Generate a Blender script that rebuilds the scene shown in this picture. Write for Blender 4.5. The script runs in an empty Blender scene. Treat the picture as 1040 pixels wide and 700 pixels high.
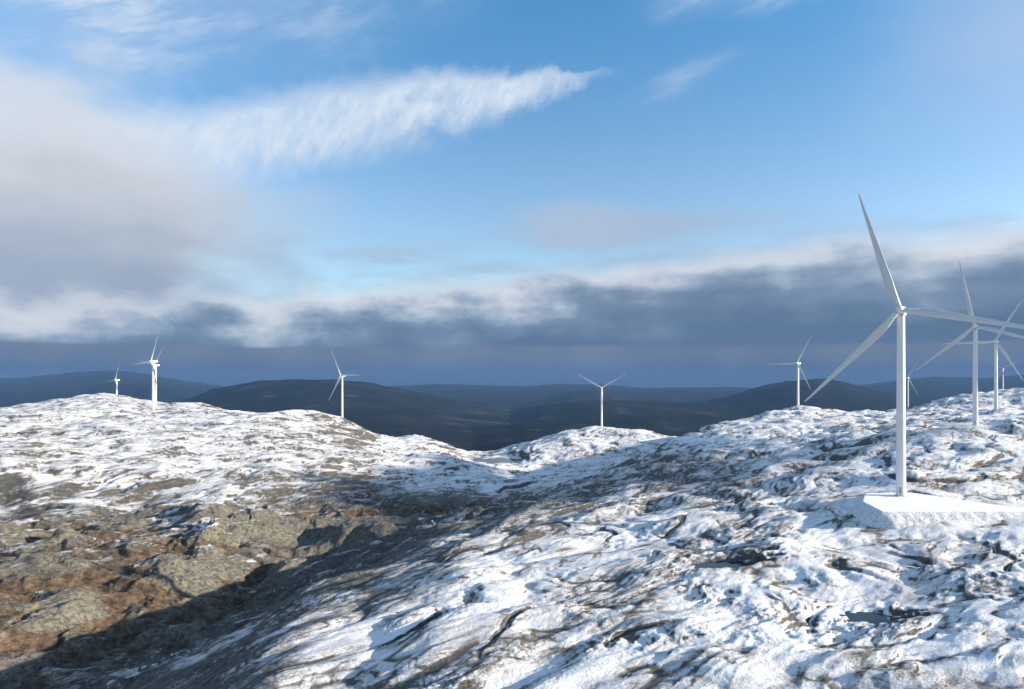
import bpy, math
import numpy as np
R = math.radians
scene = bpy.context.scene
COL = scene.collection

# ------------------------------------------------------------------ camera, world, sun, exposure
F, CX, HY, CZ = 693.0, 520.0, 385.0, 55.0          # focal length / centre / horizon in photo pixels, eye height
cam_d = bpy.data.cameras.new('camera')
cam_d.sensor_width = 36.0
cam_d.lens = 36.0 * F / 1040.0
cam_d.shift_y = (HY - 350.0) / 1040.0
cam_d.clip_start = 1.0
cam_d.clip_end = 120000.0
cam = bpy.data.objects.new('camera', cam_d)
cam.location = (0, 0, CZ)
cam.rotation_euler = (R(90), 0, 0)
COL.objects.link(cam)
scene.camera = cam

SUN_AZ, SUN_EL = 98.0, 14.5                        # azimuth clockwise from +Y
EXPOSURE = 1.25
SKY_STR = 0.10
sun_d = bpy.data.lights.new('sun', 'SUN')
sun_d.energy = 5.0
sun_d.angle = R(0.53)
sun_d.color = (1.0, 0.89, 0.74)
sun = bpy.data.objects.new('sun', sun_d)
COL.objects.link(sun)
sun.rotation_euler = (R(90 - SUN_EL), 0, R(180 - SUN_AZ))
sun.location = (400, -90, 300)

scene.view_settings.view_transform = 'Standard'
scene.view_settings.look = 'None'
scene.view_settings.exposure = EXPOSURE
scene.view_settings.gamma = 1.0
scene.view_settings.use_curve_mapping = False
scene.render.engine = 'CYCLES'
scene.cycles.use_denoising = True
scene.cycles.max_bounces = 5
scene.cycles.diffuse_bounces = 2
scene.cycles.volume_bounces = 0
scene.cycles.caustics_reflective = False
scene.cycles.caustics_refractive = False


def lin(r, g, b):
    f = lambda c: (c / 255 / 12.92) if c / 255 <= 0.04045 else ((c / 255 + 0.055) / 1.055) ** 2.4
    return (f(r), f(g), f(b))


class NB:
    """small expression builder for node trees"""
    def __init__(s, tree):
        s.t = tree

    def new(s, kind, **kw):
        n = s.t.nodes.new(kind)
        for k, v in kw.items():
            setattr(n, k, v)
        return n

    def put(s, sock, v):
        if isinstance(v, V):
            s.t.links.new(v.o, sock)
        elif isinstance(v, bpy.types.NodeSocket):
            s.t.links.new(v, sock)
        else:
            if sock.type == 'RGBA' and len(v) == 3:
                v = (*v, 1)
            sock.default_value = v

    def m(s, op, *a, clamp=False):
        n = s.new('ShaderNodeMath', operation=op, use_clamp=clamp)
        for i, x in enumerate(a):
            s.put(n.inputs[i], x)
        return V(s, n.outputs[0])

    def ss(s, x, e0, e1):
        n = s.new('ShaderNodeMapRange', interpolation_type='SMOOTHSTEP')
        s.put(n.inputs['Value'], x)
        s.put(n.inputs['From Min'], e0)
        s.put(n.inputs['From Max'], e1)
        return V(s, n.outputs['Result'])

    def noise(s, vec, scale=1.0, detail=4.0, rough=0.5, dist=0.0, lac=2.0):
        n = s.new('ShaderNodeTexNoise')
        s.put(n.inputs['Vector'], vec)
        s.put(n.inputs['Scale'], scale)
        s.put(n.inputs['Detail'], detail)
        s.put(n.inputs['Roughness'], rough)
        s.put(n.inputs['Lacunarity'], lac)
        s.put(n.inputs['Distortion'], dist)
        return V(s, n.outputs[0])

    def xyz(s, x, y, z):
        n = s.new('ShaderNodeCombineXYZ')
        for i, q in enumerate((x, y, z)):
            s.put(n.inputs[i], q)
        return V(s, n.outputs[0])

    def sep(s, v):
        n = s.new('ShaderNodeSeparateXYZ')
        s.put(n.inputs[0], v)
        return [V(s, o) for o in n.outputs]

    def mix(s, f, a, b, mode='MIX'):
        n = s.new('ShaderNodeMix', data_type='RGBA', blend_type=mode)
        n.clamp_factor = True
        s.put(n.inputs[0], f)
        s.put(n.inputs[6], a)
        s.put(n.inputs[7], b)
        return V(s, n.outputs[2])

    def ramp(s, x, stops, interp='LINEAR'):
        n = s.new('ShaderNodeValToRGB')
        n.color_ramp.interpolation = interp
        e = n.color_ramp.elements
        while len(e) < len(stops):
            e.new(0.5)
        for el, (p, c) in zip(e, stops):
            el.position = p
            el.color = (*c, 1)
        s.put(n.inputs[0], x)
        return V(s, n.outputs[0])

    def attr(s, name):
        n = s.new('ShaderNodeAttribute', attribute_name=name)
        return V(s, n.outputs['Fac'])


class V:
    def __init__(s, nb, o):
        s.nb, s.o = nb, o
    def __add__(s, b): return s.nb.m('ADD', s, b)
    def __radd__(s, b): return s.nb.m('ADD', b, s)
    def __sub__(s, b): return s.nb.m('SUBTRACT', s, b)
    def __rsub__(s, b): return s.nb.m('SUBTRACT', b, s)
    def __mul__(s, b): return s.nb.m('MULTIPLY', s, b)
    def __rmul__(s, b): return s.nb.m('MULTIPLY', b, s)
    def __truediv__(s, b): return s.nb.m('DIVIDE', s, b)
    def abs(s): return s.nb.m('ABSOLUTE', s)
    def clip(s): return s.nb.m('ADD', s, 0.0, clamp=True)
    def max(s, b): return s.nb.m('MAXIMUM', s, b)
    def min(s, b): return s.nb.m('MINIMUM', s, b)
    def pow(s, b): return s.nb.m('POWER', s, b)


def build_world():
    w = bpy.data.worlds.new('World')
    scene.world = w
    w.use_nodes = True
    w.cycles.sampling_method = 'MANUAL'
    w.cycles.sample_map_resolution = 512
    t = w.node_tree
    t.nodes.clear()
    b = NB(t)
    out = b.new('ShaderNodeOutputWorld')
    bg = b.new('ShaderNodeBackground')
    t.links.new(bg.outputs[0], out.inputs[0])
    sky = b.new('ShaderNodeTexSky', sky_type='NISHITA')
    sky.sun_disc = False
    sky.sun_elevation = R(SUN_EL)
    sky.sun_rotation = R(SUN_AZ)
    sky.altitude = 450
    sky.air_density = 1.0
    sky.dust_density = 0.6
    sky.ozone_density = 1.6
    K = 1.0 / (SKY_STR * 2 ** EXPOSURE)
    def cc(r, g, bl):                                  # photo colour -> background colour
        return tuple(c * K for c in lin(r, g, bl))

    d = b.new('ShaderNodeTexCoord').outputs['Generated']
    x, y, z = b.sep(d)
    az = b.m('ARCTAN2', x, y) * 57.29578
    el = b.m('ARCSINE', z) * 57.29578
    sa, ca = b.m('SINE', az * 0.01745329) * 57.3, b.m('COSINE', az * 0.01745329) * 57.3

    def nz(sx, sy, det=5, rough=0.55, dist=0.0, off=0.0, shear=0.0):
        """noise with feature size sx degrees along the horizon and sy degrees in height"""
        e2 = el / sy + off
        if shear:
            e2 = e2 + az * (shear / sy)
        return b.noise(b.xyz(sa / sx + off * 3.1, ca / sx, e2), 1.0, det, rough, dist)

    hs = b.new('ShaderNodeHueSaturation')
    hs.inputs['Saturation'].default_value = 1.12
    hs.inputs['Hue'].default_value = 0.497
    t.links.new(sky.outputs[0], hs.inputs['Color'])
    col = b.mix(1.0, V(b, hs.outputs[0]), b.mix(b.ss(el, 12.0, 36.0), (1.0, 0.975, 1.0), (0.45, 0.96, 1.16)), 'MULTIPLY')

    # ---- thin high cirrus
    w1 = nz(14, 6, 2, 0.5, 0, 1.3) - 0.5
    w2 = nz(6, 3, 3, 0.55, 0, 5.7) - 0.5
    fib = nz(2.0, 2.4, 5, 0.66, 0, 2.2, shear=-0.9)
    fib2 = nz(7.0, 1.8, 4, 0.62, 0, 8.2, shear=-0.3)
    # a long white band crossing the sky from the upper left
    lc = 23.2 + az * 0.1553 - az * az * 0.00197
    dd = el - lc + w2 * 2.6 + (fib - 0.5) * 2.0 + w1 * 2.0
    hw = b.ss(az, 9.0, -9.0) * 2.3 + b.ss(az, 11.0, 2.0) * 0.5
    band = b.ss(dd, hw * 1.15, hw * 0.25) * b.ss(dd, hw * -1.6 - 0.4, hw * -0.1) * b.ss(az, 10.0, 2.0) * b.ss(az, -46.0, -31.0)
    band = band * (0.5 + b.ss(fib, 0.25, 0.75) * 0.45) * b.ss(w2 + w1 * 0.8, -0.45, -0.08)
    col = b.mix((band * 1.0).clip(), col, cc(228, 238, 250))
    # wisps
    def blob(a0, e0, ra, re, soft=1.0, wob=1.0, tilt=0.0):
        da = (az - a0)
        u = da / ra
        v = (el - e0 - da * tilt) / re
        rr = b.m('SQRT', u * u + v * v) + (w1 * 0.9 + w2 * 0.6) * wob
        return b.ss(rr, 1.0 + 0.45 * soft, 1.0 - 0.6 * soft)
    wis = b.ss(fib2, 0.42, 0.72)
    m = (blob(-30, 27.0, 20, 5.0, 1.4, 1, 0.14) * (0.45 + wis * 0.55)
         + blob(20, 28.8, 9, 1.7, 1.2, 1.0, 0.02) * (0.2 + wis * 0.7)
         + blob(14.5, 23.3, 4.0, 1.0, 1.3, 0.9, 0.25) * (0.08 + wis * 0.35)
         + blob(-60, 33, 40, 12, 1, 1, 0) * wis * 0.8 + blob(70, 38, 45, 14, 1, 1, 0) * wis * 0.8
         + blob(170, 35, 80, 16, 1, 1, 0) * wis * 0.7)
    col = b.mix((m * 0.62).clip(), col, cc(222, 233, 247))
    # soft grey veil upper right
    col = b.mix(blob(40, 24.5, 11, 7.5, 1.2, 0.8) * 0.42, col, cc(205, 214, 228))

    # ---- soft mid-level grey clouds
    col = b.mix(blob(10, 12.2, 10, 1.5, 1.1, 1.1, 0.02) * 0.75, col, cc(172, 190, 214))
    col = b.mix(blob(5.5, 12.7, 5.0, 1.6, 1.15, 2.2, 0.0) * 0.65, col, cc(180, 197, 219))
    strat = b.ss(nz(16, 2.6, 4, 0.6, 0, 3.3), 0.44, 0.66) * b.ss(el, 14.0, 9.0) * b.ss(el, 4.0, 8.0)
    col = b.mix(strat * 0.62, col, cc(168, 187, 212))
    gcol = b.ramp(b.ss(el + w1 * 9.0 + w2 * 6.0, 4.0, 19.0),
                  [(0.0, cc(156, 172, 196)), (0.35, cc(184, 194, 208)), (0.7, cc(204, 210, 218)), (1.0, cc(218, 226, 237))])
    grey = blob(-41, 11.0, 23.0, 10.2, 0.62, 0.75) * 0.97
    far_g = b.ss(nz(38, 13, 2, 0.5, 0, 7.7), 0.42, 0.60) * b.ss(az.abs(), 44.0, 62.0) * b.ss(el, 80.0, 45.0)
    col = b.mix((grey.max(far_g * 0.85)).clip(), col, gcol)

    # ---- low cloud bank round the whole horizon
    top = (8.2 + az * 0.085).max(5.9).min(10.1)
    puff = nz(5.5, 3.4, 5, 0.55, 0, 0.4) - 0.5
    roll = nz(13, 3.0, 3, 0.5, 0, 9.1) - 0.5
    lay = nz(24, 1.1, 3, 0.5, 0, 12.6) - 0.5
    edge_wob = puff * b.ss(az, 20.0, -2.0) * 3.4 + puff * 0.9 + roll * 2.2
    rel = top - el + edge_wob                            # degrees below the bank's top edge
    bank = b.ss(rel + w2 * 1.6, -1.0, 1.0)
    shade = rel * 0.95 + 0.3 + roll * 4.5 + puff * 4.2 + lay * 1.5 + w1 * 2.0
    bcol = b.ramp(b.ss(shade, -0.6, 6.6),
                  [(0.0, cc(226, 231, 238)), (0.16, cc(206, 215, 227)), (0.34, cc(166, 184, 205)), (0.58, cc(126, 149, 175)),
                   (1.0, cc(94, 119, 149))])
    # darker stratus base line, paler rain-haze under it
    base = 2.55 + lay * 1.3 + roll * 0.9
    under = b.ss(el, base + 0.25, base - 0.25)
    ucol = b.ramp(b.ss(el + lay * 0.6 + roll * 0.6, -0.4, 2.6), [(0.0, cc(58, 74, 98)), (0.3, cc(80, 98, 124)), (0.6, cc(100, 118, 145)), (1.0, cc(112, 128, 152))])
    shaft = nz(5.0, 9.0, 3, 0.5, 0, 15.5, shear=0.4)
    ucol = b.mix(b.ss(shaft, 0.38, 0.66) * b.ss(el, 0.2, 1.6) * 0.5, ucol, cc(132, 145, 163))
    bcol = b.mix(under * 0.9, bcol, ucol)
    col = b.mix(bank, col, bcol)

    b.put(bg.inputs['Color'], col)
    bg.inputs['Strength'].default_value = SKY_STR


build_world()


# ------------------------------------------------------------------ helpers
def obj(name, mesh, mat=None, parent=None, **props):
    o = bpy.data.objects.new(name, mesh)
    COL.objects.link(o)
    if mat is not None:
        mesh.materials.clear()
        mesh.materials.append(mat)
    if parent is not None:
        o.parent = parent
    for k, v in props.items():
        o[k] = v
    return o


def mesh_from(name, verts, faces, smooth=True):
    me = bpy.data.meshes.new(name)
    me.from_pydata([tuple(map(float, v)) for v in verts], [], [tuple(f) for f in faces])
    me.polygons.foreach_set('use_smooth', [smooth] * len(me.polygons))
    me.update()
    return me


def grid_mesh(name, P, attrs=None, wrap=False):
    """P: (rows, cols, 3) array -> quad sheet"""
    nr, nc = P.shape[:2]
    idx = np.arange(nr * nc, dtype=np.int32).reshape(nr, nc)
    if wrap:
        nxt = np.roll(idx, -1, axis=1)
        a, bq, c, d = idx[:-1], nxt[:-1], nxt[1:], idx[1:]
    else:
        a, bq, c, d = idx[:-1, :-1], idx[:-1, 1:], idx[1:, 1:], idx[1:, :-1]
    quads = np.stack([a, d, c, bq], -1).reshape(-1, 4)
    me = bpy.data.meshes.new(name)
    me.vertices.add(nr * nc)
    me.vertices.foreach_set('co', np.ascontiguousarray(P.reshape(-1, 3), dtype=np.float32).ravel())
    n = len(quads)
    me.loops.add(n * 4)
    me.polygons.add(n)
    me.loops.foreach_set('vertex_index', np.ascontiguousarray(quads).ravel())
    me.polygons.foreach_set('loop_start', np.arange(0, n * 4, 4, dtype=np.int32))
    me.polygons.foreach_set('use_smooth', np.ones(n, dtype=bool))
    me.update(calc_edges=True)
    for k, v in (attrs or {}).items():
        at = me.attributes.new(k, 'FLOAT', 'POINT')
        at.data.foreach_set('value', np.ascontiguousarray(v, dtype=np.float32).ravel())
    return me


_rng = np.random.RandomState(7)
_perm = _rng.permutation(256).astype(np.int32)
_ang = _rng.rand(256) * 2 * np.pi
_gx, _gy = np.cos(_ang).astype(np.float32), np.sin(_ang).astype(np.float32)


def perlin(x, y, seed=0):
    x = np.asarray(x, dtype=np.float64) + seed * 17.31
    y = np.asarray(y, dtype=np.float64) + seed * 9.73
    xi, yi = np.floor(x), np.floor(y)
    fx, fy = (x - xi).astype(np.float32), (y - yi).astype(np.float32)
    xi, yi = xi.astype(np.int32), yi.astype(np.int32)
    u = fx * fx * fx * (fx * (fx * 6 - 15) + 10)
    v = fy * fy * fy * (fy * (fy * 6 - 15) + 10)
    def g(ox, oy):
        h = _perm[(_perm[(xi + ox) & 255] + yi + oy) & 255]
        return _gx[h] * (fx - ox) + _gy[h] * (fy - oy)
    n0 = g(0, 0); n0 += u * (g(1, 0) - n0)
    n1 = g(0, 1); n1 += u * (g(1, 1) - n1)
    return (n0 + v * (n1 - n0)) * 1.5


def sstep(x, a, b):
    t = np.clip((x - a) / (b - a), 0, 1)
    return t * t * (3 - 2 * t)


# ------------------------------------------------------------------ the fell: macro shape
def ctl():
    pts = []
    def z(px, py, zz):
        pts.append((px, (CZ - zz) * F / (py - HY), zz))
    def D(px, py, d):
        pts.append((px, d, CZ - (py - HY) * d / F))
    def H(px, d, zz):
        pts.append((px, d, zz))
    # near plateau
    for p in [(1040, 690, 4), (900, 690, 2), (750, 690, 0), (600, 690, -3), (450, 690, -7), (330, 690, -11), (250, 690, -13),
              (300, 650, -14), (390, 605, -17), (460, 565, -19), (520, 540, -22), (600, 505, -24), (660, 480, -27),
              (900, 535.5, -5.8), (1000, 525.5, -2.8), (1040, 522, -1.4), (850, 533, -6.2),
              (872, 622, -4), (735, 568, -8), (960, 590, -3), (1040, 590, 0), (1040, 640, 3), (800, 640, -2),
              (650, 620, -6), (550, 620, -10), (600, 570, -13), (680, 540, -13), (760, 520, -9), (830, 505, -5),
              (780, 480, -10), (700, 500, -16), (860, 460, 0), (740, 455, -14), (800, 440, -5),
              # shaded flank and valley
              (0, 700, -66), (60, 690, -64), (130, 690, -50), (190, 690, -31),
              (120, 655, -67), (200, 620, -68), (260, 590, -68), (310, 570, -66), (360, 548, -60), (430, 528, -58), (500, 508, -57),
              (545, 492, -58), (500, 480, -65),
              (200, 665, -39), (250, 640, -39), (300, 605, -42), (340, 590, -41), (400, 560, -43), (450, 535, -42), (520, 515, -42),
              (600, 490, -42), (640, 470, -44),
              (0, 640, -52), (0, 600, -46), (0, 560, -44), (60, 570, -46), (130, 590, -52), (100, 560, -45), (180, 570, -52),
              (215, 540, -46), (215, 565, -55), (270, 560, -58), (0, 530, -45), (100, 530, -48), (0, 515, -47), (150, 520, -53),
              (250, 525, -53), (330, 520, -55), (400, 505, -54),
              # left hill, lower face
              (0, 500, -40), (150, 505, -46), (300, 505, -50), (0, 470, -22), (150, 470, -26), (280, 480, -40), (400, 485, -51)]:
        z(*p)
    for p in [(915, 503, 321), (991, 432, 603), (1040, 440, 540), (900, 440, 560), (880, 430, 850), (960, 430, 650),
              (720, 433, 950), (690, 443, 930), (760, 425, 1060), (810, 416.5, 1283), (830, 417, 1280), (870, 421, 1200), (900, 419, 1150), (950, 417, 1000),
              (1000, 416, 900), (1040, 416, 880), (1012, 416, 874),
              # left hill crest
              (0, 445, 850), (0, 428, 1000), (60, 420, 1080), (110, 411, 1200), (150, 406, 1400), (157, 415.5, 1230), (200, 410, 1400),
              (235, 420, 1350), (265, 422, 1350), (310, 421, 1380), (347, 425.5, 1370), (380, 440, 1330), (80, 440, 900), (220, 440, 900), (330, 450, 950),
              (410, 454, 1150), (450, 464, 1080), (480, 471, 1030),
              (427, 445, 1500), (405, 447, 1480), (450, 453, 1480), (470, 461, 1450), (480, 467, 1200), (505, 467, 1180),
              # mound with the lone turbine
              (490, 460, 1400), (520, 452, 1410), (550, 444, 1430), (580, 437, 1460), (611, 435, 1470), (650, 438, 1450), (690, 444, 1400),
              (560, 468, 1150), (620, 460, 1200), (680, 454, 1120),
              # farther hill on the right
              (1040, 399, 2300), (1019, 402, 2233), (1000, 405, 2250), (960, 411, 2150), (930, 416, 2100)]:
        D(*p)
    for p in [(0, 1700, -60), (118, 2000, -34), (157, 1550, -1), (250, 1800, -120), (350, 1750, -140), (0, 2700, -330), (120, 2700, -330),
              (300, 2500, -330), (420, 1900, -240), (500, 1900, -280), (500, 2500, -360), (611, 1900, -220), (611, 2500, -360), (700, 1700, -140), (700, 2500, -360),
              (810, 1700, -90), (810, 2500, -300), (922, 1900, -30), (922, 2700, -260), (960, 1500, -25), (1040, 1500, -20), (1040, 3000, -200),
              (-250, 260, -55), (-250, 450, -45), (-250, 700, -25), (-250, 1100, -12), (-250, 1700, -70), (-250, 2700, -330),
              (1300, 120, 6), (1300, 250, 6), (1300, 400, 10), (1300, 700, 16), (1300, 1100, 14), (1300, 1700, -10), (1300, 2300, 20), (1300, 3000, -150),
              (0, 60, -30), (520, 60, 0), (1040, 60, 6), (-250, 60, -35), (1300, 60, 7), (-250, 140, -45), (0, 140, -42), (130, 140, -24), (520, 95, -2)]:
        H(*p)
    return pts


_AZ0, _AZ1, _L0, _L1, _NG = -1.15, 1.15, math.log(50.0), math.log(3300.0), 240


def solve_macro():
    pts = np.array(ctl())
    u = (pts[:, 0] - CX) / F
    az = np.arctan(u)
    r = pts[:, 1] * np.sqrt(1 + u * u)
    A = np.stack([az * 3.0, np.log(r)], 1)
    zv = pts[:, 2]
    def ker(d2):
        return 0.5 * d2 * np.log(d2 + 1e-9)
    d2 = ((A[:, None] - A[None]) ** 2).sum(-1)
    n = len(A)
    M = np.zeros((n + 3, n + 3))
    M[:n, :n] = ker(d2) + np.eye(n) * 0.0012
    M[:n, n] = 1; M[:n, n + 1:] = A; M[n, :n] = 1; M[n + 1:, :n] = A.T
    sol = np.linalg.solve(M, np.concatenate([zv, [0, 0, 0]]))
    ga = np.linspace(_AZ0, _AZ1, _NG); gl = np.linspace(_L0, _L1, _NG)
    G = np.stack(np.meshgrid(ga * 3.0, gl, indexing='ij'), -1).reshape(-1, 2)
    out = np.zeros(len(G))
    for i in range(0, len(G), 4000):
        q = G[i:i + 4000]
        out[i:i + 4000] = ker(((q[:, None] - A[None]) ** 2).sum(-1)) @ sol[:n] + sol[n] + q @ sol[n + 1:]
    return np.clip(out.reshape(_NG, _NG), -420, 60)


_MACRO = solve_macro()


def macro(X, Y):
    r = np.sqrt(X * X + Y * Y) + 1e-6
    az = np.arctan2(X, Y)
    fi = np.clip((az - _AZ0) / (_AZ1 - _AZ0) * (_NG - 1), 0, _NG - 1.001)
    fj = np.clip((np.log(r) - _L0) / (_L1 - _L0) * (_NG - 1), 0, _NG - 1.001)
    i, j = fi.astype(int), fj.astype(int)
    a, b_ = fi - i, fj - j
    z = (_MACRO[i, j] * (1 - a) * (1 - b_) + _MACRO[i + 1, j] * a * (1 - b_) + _MACRO[i, j + 1] * (1 - a) * b_ + _MACRO[i + 1, j + 1] * a * b_)
    back = sstep(np.abs(az), R(52), R(80))               # behind the viewer: a plain rolling plateau
    z = z * (1 - back) + back * (2.0 - 0.02 * r * sstep(r, 300, 2500) - 320 * sstep(r, 1800, 3000))
    z = np.where(r > 2700, z - 400 * sstep(r, 2700, 3300), z)
    return z


def pix(px, D):
    return (px - CX) * D / F, D


# name: px, hub_py, D, facing azimuth, rotor angle
TURB = [
    dict(px=915, hub=315, D=321, face=215, rot=-17.0, base=0.0),
    dict(px=990.5, hub=332, D=603, face=222, rot=-11.0),
    dict(px=1011.5, hub=347, D=874, face=228, rot=29.0),
    dict(px=810.5, hub=369, D=1283, face=232, rot=29.0),
    dict(px=611, hub=394, D=1470, face=188, rot=60.0),
    dict(px=347.5, hub=381.5, D=1370, face=214, rot=-30.0),
    dict(px=155.5, hub=367, D=1230, face=216, rot=25.0),
    dict(px=158.2, hub=371, D=1550, face=214, rot=42.0),
    dict(px=118.5, hub=386, D=2000, face=218, rot=24.0),
    dict(px=922, hub=384, D=1900, face=225, rot=30.0),
    dict(px=1018.6, hub=374.5, D=2233, face=225, rot=60.0),
]
HUBH = 87.0
for t in TURB:
    t['x'], t['y'] = pix(t['px'], t['D'])
    if 'base' not in t:
        t['base'] = CZ + (HY - t['hub']) * t['D'] / F - HUBH

PONDS = [  # x, y, level, half width, half depth, rotation
    (*pix(738, 238), 55 - (568.5 - HY) * 238 / F, 11.5, 6.0, 0.15),
    (*pix(884, 173), 55 - (622 - HY) * 173 / F, 6.2, 5.2, -0.3),
    (*pix(503, 1180), 55 - (467 - HY) * 1180 / F, 46, 46, 0.0),
]
PAD = np.array([(157.5, 306.0), (153.8, 283.2), (205.0, 283.2), (260.0, 284.5), (300.0, 288.0), (300.0, 293.5), (258.0, 291.0), (215.0, 291.0), (193.0, 330.0), (170.0, 328.0)])
PAD_Z = 0.12


def poly_sd(X, Y, poly):
    """signed distance, negative inside"""
    d = np.full(X.shape, 1e9)
    inside = np.zeros(X.shape, dtype=bool)
    n = len(poly)
    for i in range(n):
        ax, ay = poly[i]; bx, by = poly[(i + 1) % n]
        ex, ey = bx - ax, by - ay
        t = np.clip(((X - ax) * ex + (Y - ay) * ey) / (ex * ex + ey * ey), 0, 1)
        d = np.minimum(d, np.hypot(X - ax - t * ex, Y - ay - t * ey))
        c = ((ay > Y) != (by > Y)) & (X < (bx - ax) * (Y - ay) / (by - ay + 1e-12) + ax)
        inside ^= c
    return np.where(inside, -d, d)


def billow(a, b_, seed):
    n = perlin(a, b_, seed)
    return np.sqrt(n * n + 0.003)


def height(X, Y, spacing):
    """terrain height, macro height and rock detail; spacing = local mesh spacing in metres"""
    r = np.sqrt(X * X + Y * Y)
    zm = macro(X, Y)
    wx = X + 9 * perlin(X / 55, Y / 55, 31) + 2.2 * perlin(X / 14, Y / 14, 32)
    wy = Y + 9 * perlin(X / 55, Y / 55, 33) + 2.2 * perlin(X / 14, Y / 14, 34)
    th = R(50)                                           # strike of the rock fabric, from +X
    s = wx * math.cos(th) + wy * math.sin(th)
    t = -wx * math.sin(th) + wy * math.cos(th)
    def wgt(lam):
        return np.clip((lam / spacing - 2.0) / 2.0, 0, 1)
    d = 6.0 * perlin(X / 130, Y / 130, 1) * sstep(r, 250, 700)
    d = d + (billow(s / 62, t / 40, 2) - 0.30) * 7.0 * (0.5 + 0.5 * sstep(r, 150, 500))
    b3 = billow(s / 27, t / 18, 3)
    d = d + (b3 - 0.30) * 2.1
    mod = 0.4 + 1.1 * sstep(perlin(X / 34, Y / 34, 12) + 0.35 * perlin(X / 11, Y / 11, 18), -0.25, 0.45)
    b4 = billow(s / 10, t / 7, 4)
    d = d + (b4 - 0.30) * 0.68 * mod * wgt(7)
    b5 = billow(s / 4.4, t / 3.2, 5)
    d = d + (b5 - 0.30) * 0.28 * mod * wgt(3.1)
    d = d + (billow(s / 2.0, t / 1.5, 6) - 0.30) * 0.17 * mod * wgt(1.5)
    d = d + perlin(X / 0.9, Y / 0.9, 7) * 0.12 * mod * wgt(0.9)
    # thin ledges along the strike
    led = perlin(s / 46, t / 4.6, 8)
    d = d + (1 - np.abs(led) * 2.0) * 0.28 * wgt(4.6) * (0.5 + 0.5 * sstep(perlin(X / 60, Y / 60, 9), -0.2, 0.4))
    # deep joints
    cr = np.abs(perlin(s / 70, t / 30, 10))
    d = d - 1.1 * np.exp(-(cr / 0.035) ** 2) * sstep(perlin(X / 45, Y / 45, 13), -0.1, 0.3)
    # where bare rock shows: along joints and creases
    pat = sstep(perlin(X / 24, Y / 24, 14) + 0.4 * perlin(X / 7, Y / 7, 15), -0.15, 0.35)
    bare = (np.exp(-((b3 - 0.055) / 0.035) ** 2) * 0.6 + np.exp(-((b4 - 0.055) / 0.06) ** 2) * 0.4 + np.exp(-((b5 - 0.055) / 0.06) ** 2) * 0.25) * pat
    bare = bare + np.exp(-(led / 0.05) ** 2) * 0.45 * sstep(perlin(X / 50, Y / 50, 16), -0.1, 0.4)
    # quieter ground at the turbines
    for q in TURB:
        rad = 26 if q['D'] < 400 else 22
        d = d * (1 - 0.96 * np.exp(-((X - q['x']) ** 2 + (Y - q['y']) ** 2) / rad ** 2))
    outcrop = sstep(zm, -36, -46) * (1 - sstep(r, 560, 660))
    d = d * (1 + 0.9 * outcrop) + outcrop * (2.2 * sstep(perlin(s / 30, t / 19, 17), 0.0, 0.16) - 0.8)
    # broken ledges: terrace the rock along the dip
    tl = d + 0.20 * t + 0.06 * s + 0.8 * perlin(X / 9, Y / 9, 19)
    hs = 1.5
    q = tl / hs
    fq = q - np.floor(q)
    terr = (np.floor(q) + sstep(fq, 0.24, 0.60)) * hs - tl
    tamt = (0.32 + 0.48 * outcrop) * sstep(perlin(X / 32, Y / 32, 22) + 0.3 * perlin(X / 10, Y / 10, 23), -0.22, 0.28) * wgt(4.0)
    d = d + terr * tamt
    bare = bare + tamt * np.exp(-((fq - 0.42) / 0.12) ** 2) * 0.35
    pd = poly_sd(X, Y, PAD) if X.size > 1 else np.array([99.0])
    d = d * (0.25 + 0.75 * sstep(pd, 2, 30))
    z = zm + d
    for q in TURB:                                       # exact footing
        if q['D'] < 1500:
            g = np.exp(-((X - q['x']) ** 2 + (Y - q['y']) ** 2) / 30 ** 2)
            z = z + g * (q['base'] - macro(np.array([q['x']]), np.array([q['y']]))[0])
    for (px, py, lv, a, b_, ro) in PONDS:
        dx, dy = X - px, Y - py
        ux, uy = dx * math.cos(ro) + dy * math.sin(ro), -dx * math.sin(ro) + dy * math.cos(ro)
        rr = np.sqrt((ux / a) ** 2 + (uy / b_) ** 2) + 0.48 * perlin(X / (a * .62), Y / (a * .5), 20) + 0.2 * perlin(X / (a * .24), Y / (a * .2), 21)
        k = 1 - sstep(rr, 0.8, 2.0)
        z = z * (1 - k) + k * (lv + 0.16 * min(a, 12) * (rr - 1.0) + d * 0.05 * rr)
    # ground kept under the made-up pad, cut back above it
    near = (X > 110) & (X < 340) & (Y > 240) & (Y < 370)
    if near.any():
        sd = poly_sd(X[near], Y[near], PAD)
        zz = z[near]
        zz = np.where(sd < 0, np.minimum(zz, PAD_Z - 0.6), zz)
        cut = np.clip(sd, 0, None)
        zz = np.minimum(zz, PAD_Z - 0.6 + cut * 0.85)
        z = z.copy(); z[near] = zz
    return z, zm, d, bare


def level_ponds():
    ps = list(PONDS)
    PONDS.clear()
    out = []
    for (px, py, lv, a, b_, ro) in ps:
        an = np.linspace(0, 2 * np.pi, 48, endpoint=False)
        X = np.concatenate([px + f * a * np.cos(an) for f in (0.8, 1.1, 1.4)])
        Y = np.concatenate([py + f * b_ * np.sin(an) for f in (0.8, 1.1, 1.4)])
        zz = height(X, Y, 0.5 if a < 30 else 2.5)[0]
        out.append((px, py, float(np.percentile(zz, 12)) - 0.25, a, b_, ro))
    PONDS.extend(out)


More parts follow.
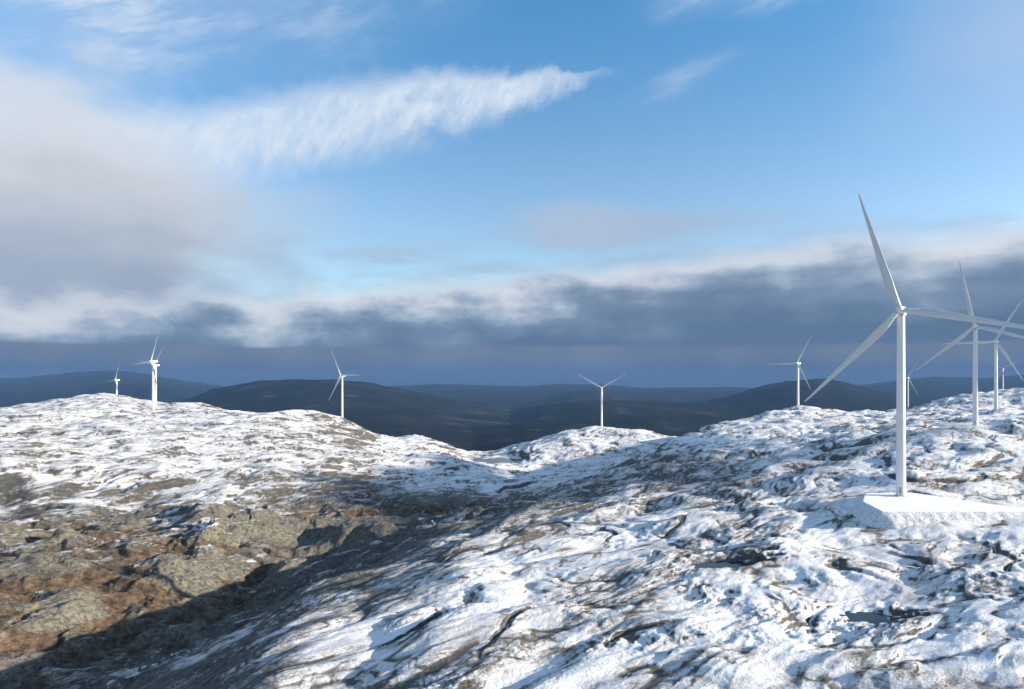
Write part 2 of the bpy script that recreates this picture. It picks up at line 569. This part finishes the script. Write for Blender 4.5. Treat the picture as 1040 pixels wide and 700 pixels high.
def build_terrain():
    level_ponds()
    naz, nr_ = 1120, 870
    fine = np.linspace(R(-43), R(43), naz)
    rest = np.linspace(R(43), R(360 - 43), 150)[1:-1]
    az = np.concatenate([fine, rest])
    rr = np.exp(np.linspace(math.log(85.0), math.log(3200.0), nr_))
    rr = np.concatenate([[1.0, 25.0, 50.0, 70.0], rr])
    A, Rr = np.meshgrid(az, rr)
    X, Y = Rr * np.sin(A), Rr * np.cos(A)
    sp = Rr * np.where(np.abs(A) <= R(43.01), 0.0020, 0.03)
    Z, zm, d, bare = height(X, Y, sp)
    P = np.stack([X, Y, Z], -1)
    # snow cover: thick on the tops, thin in the low valley on the left
    r = Rr
    wob = 5 * perlin(X / 40, Y / 40, 41) + 3 * perlin(X / 13, Y / 13, 43)
    farther = sstep(r, 560, 760)
    left = sstep(np.degrees(A), -6, -13) * sstep(r, 540, 600)
    gx = (macro(X + 6, Y) - macro(X - 6, Y)) / 12.0
    flank = sstep(gx, 0.05, 0.16) * sstep(zm + wob * 0.8, -7, -18) * (1 - sstep(r, 600, 800))
    low = sstep(zm + wob + farther * 36 + 40 * sstep(r, 800, 1000), -48, -20)
    low = low * (1 - left) + left * (0.10 + 0.76 * sstep(zm + 1.7 * wob + 34 * sstep(r, 700, 950), -57, -33))
    low = low * (1 - 0.8 * flank) + flank * 0.20
    for (kx, ky, kr, ka) in ((-199, 452, 17, 0.75), (-255, 500, 26, 0.35), (-190, 515, 22, 0.3), (-330, 560, 30, 0.25)):
        low = low + ka * np.exp(-((X - kx) ** 2 + (Y - ky) ** 2) / kr ** 2)
    low = low + 0.22 * sstep(r, 400, 500) * (1 - sstep(r, 640, 700)) * sstep(np.degrees(A), -8, -14)
    cov = 0.11 + 0.455 * low + 0.12 * perlin(X / 90, Y / 90, 42)
    veg = 1 - sstep(zm + wob + farther * 40 * (1 - left) + left * 12 + 60 * sstep(r, 800, 1000), -47, -26)
    veg = veg * (1 - 0.85 * flank)  # pale lichen and heath mostly removed: flank's shade deepened in the ground colour
    # local exposure: crests shed snow, hollows keep it (on the fell); in the valley hollows hold heath
    cav = -d
    me = grid_mesh('terrain', P, dict(cover=cov, cav=cav, veg=veg, bare=bare), wrap=True)
    o = obj('fell_terrain', me, terrain_material(), kind='structure')
    return o


def pmat(name):
    m = bpy.data.materials.new(name)
    m.use_nodes = True
    t = m.node_tree
    t.nodes.clear()
    b = NB(t)
    out = b.new('ShaderNodeOutputMaterial')
    bs = b.new('ShaderNodeBsdfPrincipled')
    t.links.new(bs.outputs[0], out.inputs[0])
    return m, b, bs, out


def terrain_material():
    m, b, bs, out = pmat('snowy_fell')
    geo = b.new('ShaderNodeNewGeometry')
    pos = V(b, geo.outputs['Position'])
    x, y, z = b.sep(pos)
    nx, ny, nzv = b.sep(V(b, geo.outputs['Normal']))
    th = R(50)
    s = x * math.cos(th) + y * math.sin(th)
    t = y * math.cos(th) - x * math.sin(th)
    pst = b.xyz(s * 0.35, t, z * 1.2)
    cover, cav, veg = b.attr('cover'), b.attr('cav'), b.attr('veg')
    nA = b.noise(pst, 0.11, 4, 0.6, 0.6)
    nB = b.noise(pst, 0.55, 5, 0.65, 0.4)
    nC = b.noise(pos, 2.6, 3, 0.6)
    nD = b.noise(pos, 0.035, 2, 0.55)
    steep = 1.0 - nzv
    nE = b.noise(pos, 7.0, 2, 0.6)
    bare = b.attr('bare')
    sv = cover + (nA - 0.5) * 1.0 + (nB - 0.5) * 1.0 + (nC - 0.5) * 0.95 + (nE - 0.5) * 0.9 + (nD - 0.5) * 0.55 - b.ss(steep, 0.012, 0.24) * 1.0 - bare * b.ss(nB * 0.6 + nC * 0.4, 0.36, 0.6) * 1.1
    snow = b.ss(sv, 0.08, 0.38)
    # rock
    rock = b.ramp(nB * 0.6 + nC * 0.4, [(0.3, (0.018, 0.018, 0.018)), (0.44, (0.055, 0.053, 0.05)), (0.56, (0.13, 0.123, 0.11)), (0.72, (0.27, 0.255, 0.22))])
    vo = b.new('ShaderNodeTexVoronoi', feature='DISTANCE_TO_EDGE')
    b.put(vo.inputs['Vector'], b.xyz(s * 0.16 + nA * 1.6, t * 0.30 + nB * 0.9, z * 0.25))
    vo.inputs['Scale'].default_value = 1.0
    crack = b.ss(V(b, vo.outputs['Distance']), 0.045, 0.0) * b.ss(nA, 0.42, 0.6)
    rock = b.mix(crack * 0.7, rock, (0.03, 0.026, 0.022))
    lich = b.ss(b.noise(pos, 0.4, 4, 0.65), 0.42, 0.62)
    rock = b.mix(lich * veg * 0.75 + lich * 0.15, rock, (0.20, 0.18, 0.122))
    # heath
    hn = b.noise(pos, 0.22, 5, 0.65)
    heath = b.ramp(hn, [(0.3, (0.022, 0.016, 0.012)), (0.44, (0.062, 0.042, 0.028)), (0.58, (0.135, 0.092, 0.057)), (0.74, (0.25, 0.20, 0.125))])
    hm = b.ss(cav * 0.26 + (nA - 0.5) * 1.4 + (nB - 0.5) * 2.0 + (nC - 0.5) * 0.8 - steep * 0.8 + veg * 0.2, 0.02, 0.20)
    hm = hm * (0.10 + veg * 0.90)
    ground = b.mix(hm, rock, heath)
    snowc = b.mix(b.ss(sv, 0.25, 0.85), (0.56, 0.53, 0.50), (0.84, 0.85, 0.87))
    col = b.mix(snow, ground, snowc)
    b.put(bs.inputs['Base Color'], col)
    b.put(bs.inputs['Roughness'], 0.85 - snow * 0.2)
    bs.inputs['Specular IOR Level'].default_value = 0.25
    hollow = b.ss(cav * 0.35 + (nD - 0.5) * 2.5, -0.5, 0.6)
    rough = (1.0 - hollow * snow * 0.45) * (1.0 + (1.0 - snow) * 0.7)
    hgt = (nB * 0.50 + b.noise(pos, 1.15, 3, 0.65) * 0.45 + nC * 0.26 + nE * 0.10) * rough + snow * 0.10 - crack * (1.0 - snow) * 0.25
    bp = b.new('ShaderNodeBump')
    bp.inputs['Strength'].default_value = 0.75
    bp.inputs['Distance'].default_value = 1.0
    b.put(bp.inputs['Height'], hgt)
    b.t.links.new(bp.outputs[0], bs.inputs['Normal'])
    return m


terrain = build_terrain()


def water_material(name, col, rough):
    m, b, bs, out = pmat(name)
    geo = b.new('ShaderNodeNewGeometry')
    pos = V(b, geo.outputs['Position'])
    n = b.noise(pos, 0.6, 4, 0.6)
    b.put(bs.inputs['Base Color'], b.mix(b.ss(n, 0.5, 0.75), col, tuple(min(1, c * 1.4) for c in col)))
    bs.inputs['Roughness'].default_value = rough
    bs.inputs['IOR'].default_value = 1.33
    bs.inputs['Specular IOR Level'].default_value = 0.3
    return m


def build_ponds():
    mat = water_material('dark_tarn_water', (0.016, 0.024, 0.034), 0.12)
    for (px, py, lv, a, b_, ro) in PONDS:
        n = 40
        vs = [(0, 0, 0)] + [(1.3 * a * math.cos(i / n * 2 * math.pi), 1.3 * b_ * math.sin(i / n * 2 * math.pi), 0) for i in range(n)]
        fs = [(0, 1 + i, 1 + (i + 1) % n) for i in range(n)]
        o = obj('tarn_water', mesh_from('tarn_water', vs, fs, False), mat, kind='structure')
        o.location = (px, py, lv)
        o.rotation_euler = (0, 0, ro)


build_ponds()


# ------------------------------------------------------------------ turbine pad: level snow-covered gravel platform
def build_pad():
    m, b, bs, out = pmat('snow_on_gravel')
    geo = b.new('ShaderNodeNewGeometry')
    pos = V(b, geo.outputs['Position'])
    nx, ny, nzv = b.sep(V(b, geo.outputs['True Normal']))
    slope = b.ss(nzv, 0.97, 0.85)
    n1 = b.noise(pos, 1.6, 6, 0.7)
    n2 = b.noise(pos, 5.0, 4, 0.65)
    grit = b.ss(n1 * 0.5 + n2 * 0.5, 0.42, 0.60) * slope * 0.85 + b.ss(n1, 0.66, 0.74) * 0.25
    col = b.mix(grit, (0.86, 0.88, 0.91), (0.17, 0.155, 0.14))
    b.put(bs.inputs['Base Color'], col)
    bs.inputs['Roughness'].default_value = 0.75
    bp = b.new('ShaderNodeBump')
    bp.inputs['Strength'].default_value = 0.8
    b.put(bp.inputs['Distance'], 1.0)
    b.put(bp.inputs['Height'], (n1 * 0.2 + n2 * 0.12) * (0.1 + slope * 0.9))
    b.t.links.new(bp.outputs[0], bs.inputs['Normal'])
    # densify outline
    pts = []
    n = len(PAD)
    for i in range(n):
        a, c = PAD[i], PAD[(i + 1) % n]
        k = max(2, int(np.hypot(*(c - a)) / 0.6))
        for q in range(k):
            pts.append(a + (c - a) * q / k)
    pts = np.array(pts)
    ctr = np.array([185.0, 300.0])
    nrm = []
    N = len(pts)
    for i in range(N):
        tv = pts[(i + 1) % N] - pts[i - 1]
        nv = np.array([tv[1], -tv[0]]) / (np.hypot(*tv) + 1e-9)
        nrm.append(nv)
    nrm = np.array(nrm)
    # orientation: outward
    area = 0.5 * np.sum(pts[:, 0] * np.roll(pts[:, 1], -1) - np.roll(pts[:, 0], -1) * pts[:, 1])
    if area < 0:
        nrm = -nrm
    for _ in range(6):
        nrm = (np.roll(nrm, 1, 0) + nrm * 2 + np.roll(nrm, -1, 0)) / 4
    verts = []
    rings = [(-0.5, 0.0), (0.0, -0.02), (0.3, -0.12)] + [(0.3 + 0.45 * q, -0.12 - 0.38 * q) for q in range(1, 32)]
    for off, dz in rings:
        P2 = pts + nrm * off
        f = min(1.0, max(0.0, off) / 1.5)
        w = (0.30 * perlin(P2[:, 0] / 3.1, P2[:, 1] / 3.1, 50) + 0.09 * perlin(P2[:, 0] / 1.1, P2[:, 1] / 1.1, 52) + 0.05 * perlin(P2[:, 0] / 0.5, P2[:, 1] / 0.5, 53)) * f
        e = 0.05 * perlin(P2[:, 0] / 3.0, P2[:, 1] / 3.0, 51)
        verts += list(np.stack([P2[:, 0], P2[:, 1], PAD_Z + dz + w + e], -1))
    faces = []
    for k in range(len(rings) - 1):
        for i in range(N):
            j = (i + 1) % N
            faces.append((k * N + i, (k + 1) * N + i, (k + 1) * N + j, k * N + j))
    if area < 0:
        faces = [f[::-1] for f in faces]
    faces.append(tuple(range(N)) if area > 0 else tuple(range(N))[::-1])
    me = mesh_from('turbine_pad', verts, faces, False)
    obj('turbine_pad', me, m, kind='structure')


build_pad()


# ------------------------------------------------------------------ wind turbines
def paint_material(name, col, rough):
    m, b, bs, out = pmat(name)
    tc = b.new('ShaderNodeTexCoord').outputs['Object']
    n = b.noise(tc, 0.35, 4, 0.6)
    b.put(bs.inputs['Base Color'], b.mix(b.ss(n, 0.35, 0.75), col, tuple(c * 0.93 for c in col)))
    bs.inputs['Roughness'].default_value = rough
    return m


M_TOWER = paint_material('white_tower_paint', (0.72, 0.72, 0.71), 0.45)
M_BLADE = paint_material('pale_grey_blade_gelcoat', (0.58, 0.59, 0.59), 0.4)
M_DARK = paint_material('dark_metal', (0.03, 0.03, 0.035), 0.5)
M_GREY = paint_material('grey_steel', (0.35, 0.36, 0.37), 0.5)
M_CONC = paint_material('concrete', (0.42, 0.41, 0.39), 0.9)


def lathe(profile, n=32, axis='z', cap0=True, cap1=True):
    vs, fs = [], []
    for (h, rad) in profile:
        for i in range(n):
            a = 2 * math.pi * i / n
            if axis == 'z':
                vs.append((rad * math.cos(a), rad * math.sin(a), h))
            else:                                       # y axis
                vs.append((rad * math.cos(a), h, rad * math.sin(a)))
    for k in range(len(profile) - 1):
        for i in range(n):
            j = (i + 1) % n
            q = (k * n + i, k * n + j, (k + 1) * n + j, (k + 1) * n + i)
            fs.append(q if axis == 'z' else q[::-1])
    if cap0: fs.append(tuple(range(n))[::-1] if axis == 'z' else tuple(range(n)))
    if cap1:
        o = (len(profile) - 1) * n
        fs.append(tuple(o + i for i in range(n)) if axis == 'z' else tuple(o + i for i in range(n))[::-1])
    return vs, fs


def box(x0, x1, y0, y1, z0, z1):
    vs = [(x, y, z) for z in (z0, z1) for y in (y0, y1) for x in (x0, x1)]
    fs = [(0, 2, 3, 1), (4, 5, 7, 6), (0, 1, 5, 4), (2, 6, 7, 3), (0, 4, 6, 2), (1, 3, 7, 5)]
    return vs, fs


def joined(*parts):
    vs, fs = [], []
    for v, f in parts:
        o = len(vs)
        vs += v
        fs += [tuple(i + o for i in q) for q in f]
    return vs, fs


def smart_smooth(me, ang=40):
    me.polygons.foreach_set('use_smooth', [True] * len(me.polygons))
    try:
        me.set_sharp_from_angle(angle=R(ang))
    except Exception:
        pass
    return me


def blade_mesh():
    st = [(0.0, 2.3, 1.0, 14, 0), (1.6, 2.3, 1.0, 14, 0), (3.5, 2.45, 0.86, 14, .3), (6, 2.95, 0.62, 13.5, .7), (9, 3.6, 0.43, 12.5, 1), (12, 3.95, 0.34, 11, 1), (16, 3.75, 0.29, 8.5, 1),
          (21, 3.35, 0.26, 6.5, 1), (27, 2.9, 0.235, 4.6, 1), (34, 2.4, 0.215, 3, 1), (41, 1.95, 0.2, 1.6, 1), (48, 1.5, 0.185, 0.4, 1), (53, 1.15, 0.18, -.5, 1),
          (56.5, 0.8, 0.18, -1, 1), (58.2, 0.45, 0.18, -1, 1), (58.7, 0.12, 0.18, -1, 1)]
    n = 24
    vs, fs = [], []
    for (zz, c, tc, tw, af) in st:
        a = R(tw + 4)
        bend = -1.6 * (zz / 58.7) ** 2                   # pre-bend upwind
        for i in range(n):
            ph = 2 * math.pi * i / n
            # circle
            cxp, cyp = 0.5 * c * math.cos(ph), 0.5 * c * math.sin(ph)
            # airfoil, leading edge towards +x
            xx = 0.5 * (1 - math.cos(ph))                # 0 leading .. 1 trailing
            yt = 5 * tc * (0.2969 * math.sqrt(xx) - 0.126 * xx - 0.3516 * xx ** 2 + 0.2843 * xx ** 3 - 0.1015 * xx ** 4)
            sgn = 1 if ph <= math.pi else -1
            ax, ay = (0.30 - xx) * c, sgn * yt * c * (1.1 if sgn > 0 else 0.85)
            px, py = cxp * (1 - af) + ax * af, cyp * (1 - af) + ay * af
            vs.append((px * math.cos(a) + py * math.sin(a), -px * math.sin(a) + py * math.cos(a) + bend, zz + 1.3))
    for k in range(len(st) - 1):
        for i in range(n):
            j = (i + 1) % n
            fs.append((k * n + i, k * n + j, (k + 1) * n + j, (k + 1) * n + i))
    o = (len(st) - 1) * n
    fs.append(tuple(range(n))[::-1])
    fs.append(tuple(o + i for i in range(n)))
    return mesh_from('blade', vs, fs)


def nacelle_mesh():
    st = [(-2.3, 1.35, 1.35), (-2.25, 1.6, 1.6), (-1.2, 1.85, 1.8), (0.5, 1.9, 1.75), (5.2, 1.9, 1.75), (7.2, 1.75, 1.5), (8.0, 1.5, 1.25), (8.2, 1.2, 1.0)]
    n = 36
    vs, fs = [], []
    for (y, hx, hz) in st:
        for i in range(n):
            a = 2 * math.pi * i / n
            c, s = math.cos(a), math.sin(a)
            e = 0.42
            vs.append((hx * math.copysign(abs(c) ** e, c), y, hz * math.copysign(abs(s) ** e, s) + 0.15))
    for k in range(len(st) - 1):
        for i in range(n):
            j = (i + 1) % n
            fs.append((k * n + j, k * n + i, (k + 1) * n + i, (k + 1) * n + j)[::-1][::-1])
    fs.append(tuple(range(n)))
    o = (len(st) - 1) * n
    fs.append(tuple(o + i for i in range(n))[::-1])
    return smart_smooth(mesh_from('nacelle', vs, fs), 50)


def build_turbine_meshes():
    M = {}
    prof = [(-1.5, 2.1), (0.0, 2.1)] + [(z, 2.1 - 0.45 * (z / 84.9) ** 1.15) for z in (5, 12, 20, 32, 45, 57, 68, 77)] + [(84.9, 1.65)]
    M['tower'] = mesh_from('tower', *lathe(prof, 48))
    smart_smooth(M['tower'], 60)
    for i, zf in enumerate((21.0, 47.0, 68.0)):
        rr = 2.1 - 0.45 * (zf / 84.9) ** 1.15
        M['seam%d' % i] = smart_smooth(mesh_from('flange_seam', *lathe([(zf - .09, rr + 0.004), (zf - .07, rr + 0.03), (zf + .07, rr + 0.03), (zf + .09, rr + 0.004)], 48, cap0=False, cap1=False)), 60)
    M['yaw'] = smart_smooth(mesh_from('yaw_ring', *lathe([(84.7, 1.8), (85.4, 1.8)], 40)), 60)
    M['found'] = smart_smooth(mesh_from('foundation_ring', *lathe([(-1.6, 3.0), (0.22, 3.0), (0.32, 2.9)], 40)), 40)
    M['door'] = mesh_from('door', *box(-0.5, 0.5, -2.16, -2.0, 2.0, 4.3), False)
    steps = [box(-0.6, 0.6, -2.9 - 0.28 * i, -2.62 - 0.28 * i, 1.78 - 0.22 * i, 1.86 - 0.22 * i) for i in range(7)]
    M['stair'] = mesh_from('stair', *joined(box(-0.6, 0.6, -2.75, -2.05, 1.9, 1.98), box(-0.64, -0.58, -4.7, -2.6, 0.1, 1.9), *steps), False)
    M['nacelle'] = nacelle_mesh()
    M['cooler'] = mesh_from('cooler', *joined(box(-1.4, 1.4, 6.2, 6.8, 1.5, 2.3)), False)
    M['mast'] = mesh_from('wind_vane', *joined(box(-0.06, 0.06, 5.4, 5.52, 1.7, 3.8), box(-0.9, 0.9, 5.42, 5.50, 3.3, 3.4), box(-0.95, -0.75, 5.32, 5.60, 3.4, 3.8), box(0.75, 0.95, 5.32, 5.6, 3.4, 3.7)), False)
    M['light'] = smart_smooth(mesh_from('aviation_light', *lathe([(1.7, 0.42), (2.7, 0.42), (3.0, 0.3), (3.1, 0.08)], 16)), 40)
    hp = [(1.95, 1.55), (1.4, 1.78), (0.2, 1.85), (-0.8, 1.72), (-1.5, 1.4), (-2.0, 0.95), (-2.3, 0.45), (-2.38, 0.08)]
    M['hub'] = smart_smooth(mesh_from('hub', *lathe(hp, 36, axis='y')), 50)
    M['blade'] = blade_mesh()
    return M


TM = build_turbine_meshes()


def make_turbine(q, label):
    e = bpy.data.objects.new('wind_turbine', None)
    COL.objects.link(e)
    e.empty_display_size = 5
    e.location = (q['x'], q['y'], q['base'])
    e.rotation_euler = (0, 0, R(180 - q['face']))
    e['label'] = label
    e['category'] = 'wind turbine'
    e['group'] = 'wind turbines on the snowy fells'
    tw = obj('tower', TM['tower'], M_TOWER, e)
    near = q['D'] < 1000
    if near:
        for i in range(3):
            obj('flange_seam', TM['seam%d' % i], M_TOWER, tw)
        obj('door', TM['door'], M_GREY, tw)
        obj('stair', TM['stair'], M_GREY, e)
    obj('foundation_ring', TM['found'], M_CONC, e)
    obj('yaw_ring', TM['yaw'], M_GREY, e)
    na = obj('nacelle', TM['nacelle'], M_TOWER, e)
    na.location = (0, 0, HUBH)
    na.rotation_euler = (R(-4), 0, 0)
    obj('cooler', TM['cooler'], M_TOWER, na)
    if near:
        obj('wind_vane', TM['mast'], M_GREY, na)
    li = obj('aviation_light', TM['light'], M_DARK, na)
    li.location = (1.1, 4.6, 0)
    hub = obj('hub', TM['hub'], M_TOWER, e)
    hub.rotation_mode = 'XYZ'
    # rotor axis tilted 4 degrees up, then spun
    from mathutils import Matrix
    off = Matrix.Rotation(R(-4), 4, 'X') @ Matrix.Translation((0, -4.3, 0))
    hub.matrix_local = Matrix.Translation((0, 0, HUBH)) @ off @ Matrix.Rotation(R(q['rot']), 4, 'Y')
    for k in range(3):
        bl = obj('blade', TM['blade'], M_BLADE, hub)
        bl.rotation_euler = (0, R(120 * k), 0)
    return e


LABELS = [
    'nearest and largest white wind turbine, standing on the level snow-covered gravel pad',
    'tall white wind turbine just right of and behind the nearest one',
    'white wind turbine third largest, close to the right edge, before the bluish far hill',
    'white wind turbine on the snowy knoll left of the nearest turbine, one blade pointing left',
    'lone white wind turbine on the low central mound, two blades raised in a V',
    'white wind turbine at the right end of the left hill, one blade pointing right',
    'brighter, nearer of the two overlapping white turbines on top of the left hill',
    'farther of the two overlapping turbines on the left hill, foot hidden by the crest',
    'small distant white turbine farthest left, its foot hidden behind the left hill',
    'faint small turbine just right of the nearest turbine\'s tower, its foot behind the plateau',
    'faintest distant turbine on the bluish far hill at the right edge',
]
for q, lb in zip(TURB, LABELS):
    make_turbine(q, lb)


# ------------------------------------------------------------------ far mountains and fjord
SEA = -350.0
RIDGES = [
    (14500, .10, [(-200, 396), (0, 402), (60, 397), (100, 391), (150, 389), (185, 395), (210, 402), (260, 412), (330, 430)]),
    (9000, .16, [(120, 425), (180, 410), (215, 397), (260, 388), (300, 385), (340, 386), (380, 391), (420, 398), (470, 407), (540, 418), (600, 428), (680, 445)]),
    (20000, .07, [(-300, 386), (-120, 382), (-40, 388), (30, 384), (70, 380), (110, 378), (150, 381), (190, 388), (230, 393), (290, 394), (340, 393), (390, 392), (440, 390), (480, 391), (530, 393), (565, 390), (610, 391), (650, 393), (700, 394), (735, 393), (780, 394), (830, 394), (870, 392), (905, 388), (950, 383), (1000, 385), (1060, 380), (1150, 386), (1350, 383)]),
    (13000, .10, [(380, 398), (440, 402), (480, 404), (510, 405), (535, 404.5), (555, 403), (580, 397.5), (605, 396.5), (630, 400), (650, 406), (690, 416)]),
    (8200, .14, [(440, 440), (500, 421), (550, 411), (600, 406.5), (660, 407), (700, 410), (760, 412), (840, 420), (950, 430)]),
    (10500, .12, [(640, 420), (690, 411), (740, 402), (770, 394), (800, 388), (830, 385.5), (860, 389), (890, 397), (930, 404), (1000, 408), (1100, 404)]),
    (17000, .10, [(830, 404), (880, 399), (930, 395), (1000, 394), (1100, 391), (1300, 394)]),
    (5200, .13, [(200, 438), (280, 433), (350, 428), (410, 428), (450, 432), (480, 436), (530, 430), (580, 428), (640, 438), (720, 440), (900, 430)]),
    (4200, .10, [(-300, 420), (-60, 418), (0, 423), (14, 427), (60, 440)]),
]


def build_mountains():
    naz, nr_ = 480, 300
    az = np.linspace(R(-46), R(46), naz)
    rr = np.exp(np.linspace(math.log(3000), math.log(27000), nr_))
    A, Rr = np.meshgrid(az, rr)
    px = CX + F * np.tan(A)
    X, Y = Rr * np.sin(A), Rr * np.cos(A)
    D = Y
    best = np.zeros_like(X)
    lw = np.log(D) + 0.06 * perlin(X / 2600, Y / 2600, 61)
    for (d0, w, pl) in RIDGES:
        p = np.array(pl, dtype=float)
        py = np.interp(px, p[:, 0], p[:, 1], left=p[0, 1] + 40, right=p[-1, 1] + 40)
        zt = CZ - (py - HY) * d0 / F
        hgt = np.clip(zt - SEA, 0, None)
        dl = lw - math.log(d0)
        best = np.maximum(best, hgt * np.exp(-(dl / np.where(dl < 0, 0.40, w)) ** 2))
    n = np.zeros_like(X)
    for k, (lam, amp) in enumerate([(2400, .20), (1100, .14), (520, .09), (250, .05), (130, .03)]):
        n += amp * (0.5 - 1.4 * np.abs(perlin(X / lam, Y / lam, 70 + k)))
    Z = SEA - 12 + best * (1 + 0.55 * n) + 14 * n * sstep(best, 10, 60)
    P = np.stack([X, Y, Z], -1)
    m, b, bs, out = pmat('dark_wooded_mountain')
    geo = b.new('ShaderNodeNewGeometry')
    pos = V(b, geo.outputs['Position'])
    n1 = b.noise(pos, 0.0022, 6, 0.6)
    n2 = b.noise(pos, 0.008, 5, 0.6)
    col = b.ramp(n1 * 0.65 + n2 * 0.35, [(0.3, (0.008, 0.013, 0.011)), (0.46, (0.012, 0.017, 0.015)), (0.58, (0.022, 0.026, 0.025)), (0.68, (0.075, 0.075, 0.072))])
    b.put(bs.inputs['Base Color'], col)
    bs.inputs['Roughness'].default_value = 0.95
    bs.inputs['Specular IOR Level'].default_value = 0.0
    obj('mountains', grid_mesh('mountains', P), m, kind='structure')
    # fjord
    s = 38000.0
    me = mesh_from('fjord_water', [(-s, -s, 0), (s, -s, 0), (s, s, 0), (-s, s, 0)], [(0, 1, 2, 3)], False)
    o = obj('fjord_water', me, water_material('fjord_surface', (0.02, 0.035, 0.05), 0.22), kind='structure')
    o.location = (0, 0, SEA)


build_mountains()

# ------------------------------------------------------------------ a passing cloud between the sun and the valley, right of the view
def cloud_material():
    m = bpy.data.materials.new('stratus_cloud')
    m.use_nodes = True
    t = m.node_tree
    t.nodes.clear()
    b = NB(t)
    out = b.new('ShaderNodeOutputMaterial')
    pos = V(b, b.new('ShaderNodeNewGeometry').outputs['Position'])
    x, y, z = b.sep(pos)
    q = b.xyz(x * 0.7, y * 0.6, z)
    n1 = b.noise(q, 0.0004, 6, 0.55, 0.4)
    n2 = b.noise(q, 0.0016, 5, 0.6)
    col = b.ramp(n1 * 0.75 + n2 * 0.25, [(0.3, (0.48, 0.57, 0.70)), (0.5, (0.60, 0.68, 0.78)), (0.7, (0.76, 0.81, 0.87))])
    di = b.new('ShaderNodeBsdfDiffuse')
    tr = b.new('ShaderNodeBsdfTranslucent')
    tp = b.new('ShaderNodeBsdfTransparent')
    b.put(di.inputs['Color'], col)
    b.put(tr.inputs['Color'], col)
    mx = b.new('ShaderNodeMixShader')
    mx.inputs[0].default_value = 0.5
    t.links.new(di.outputs[0], mx.inputs[1]); t.links.new(tr.outputs[0], mx.inputs[2])
    al = b.ss(b.attr('thick') * 0.0055 + (n1 - 0.5) * 1.2 + (n2 - 0.5) * 1.3, -0.1, 0.9)
    m2 = b.new('ShaderNodeMixShader')
    b.put(m2.inputs[0], al)
    t.links.new(tp.outputs[0], m2.inputs[1]); t.links.new(mx.outputs[0], m2.inputs[2])
    t.links.new(m2.outputs[0], out.inputs['Surface'])
    return m


def build_passing_cloud(mat):
    h = 560.0
    off = (h + 35) / math.tan(R(SUN_EL))
    ox, oy = off * math.sin(R(SUN_AZ)), off * math.cos(R(SUN_AZ))
    x = np.linspace(-520, 420, 190) + ox
    y = np.linspace(120, 1250, 260) + oy
    X, Y = np.meshgrid(x, y)
    u, v = X - ox, Y - oy
    cx = np.interp(v, [200, 250, 285, 320, 370, 440, 560, 660, 780, 1000], [-120, -88, -68, -52, -18, 22, 40, -10, 60, 75])
    hw = np.interp(v, [200, 250, 285, 320, 370, 440, 560, 660, 780, 1000], [18, 24, 28, 32, 36, 44, 85, 150, 130, 60])
    rr = np.abs(u - cx) / hw + 0.30 * perlin(u / 120, v / 140, 95) + 0.28 * perlin(u / 45, v / 55, 96)
    rr = np.maximum(rr, np.abs(v - 760) / 340 + 0.3 * perlin(u / 90, v / 90, 97))
    th = 200 * (1 - sstep(rr, 0.55, 1.25))
    zb = h + 14 * perlin(u / 80, v / 80, 98)
    zt = zb + 2 + th * 0.04
    keep = th > 0.5
    ok = keep[:-1, :-1] & keep[1:, :-1] & keep[:-1, 1:] & keep[1:, 1:]
    base = np.arange(X.size).reshape(X.shape)
    a, b_, c, d_ = base[:-1, :-1][ok], base[:-1, 1:][ok], base[1:, 1:][ok], base[1:, :-1][ok]
    faces = np.concatenate([np.stack([a, d_, c, b_], -1), np.stack([a, b_, c, d_], -1) + X.size])
    verts = np.concatenate([np.stack([X, Y, zb], -1).reshape(-1, 3), np.stack([X, Y, zt], -1).reshape(-1, 3)])
    used = np.unique(faces)
    remap = -np.ones(len(verts), dtype=int); remap[used] = np.arange(len(used))
    me = mesh_from('cloud', verts[used], remap[faces].tolist(), True)
    at = me.attributes.new('thick', 'FLOAT', 'POINT')
    at.data.foreach_set('value', np.concatenate([th.ravel(), th.ravel()])[used].astype(np.float32))
    obj('cloud', me, mat, kind='stuff')


build_passing_cloud(cloud_material())

# ------------------------------------------------------------------ haze
def build_haze():
    vs, fs = box(-39000, 39000, -39000, 39000, -430, 420)
    m = bpy.data.materials.new('blue_haze')
    m.use_nodes = True
    t = m.node_tree
    t.nodes.clear()
    o = t.nodes.new('ShaderNodeOutputMaterial')
    v = t.nodes.new('ShaderNodeVolumePrincipled')
    v.inputs['Color'].default_value = (0.11, 0.215, 0.42, 1)
    v.inputs['Density'].default_value = 4.2e-5
    v.inputs['Anisotropy'].default_value = 0.0
    t.links.new(v.outputs[0], o.inputs['Volume'])
    m.cycles.homogeneous_volume = True
    obj('haze', mesh_from('haze', vs, fs, False), m, kind='stuff')


build_haze()
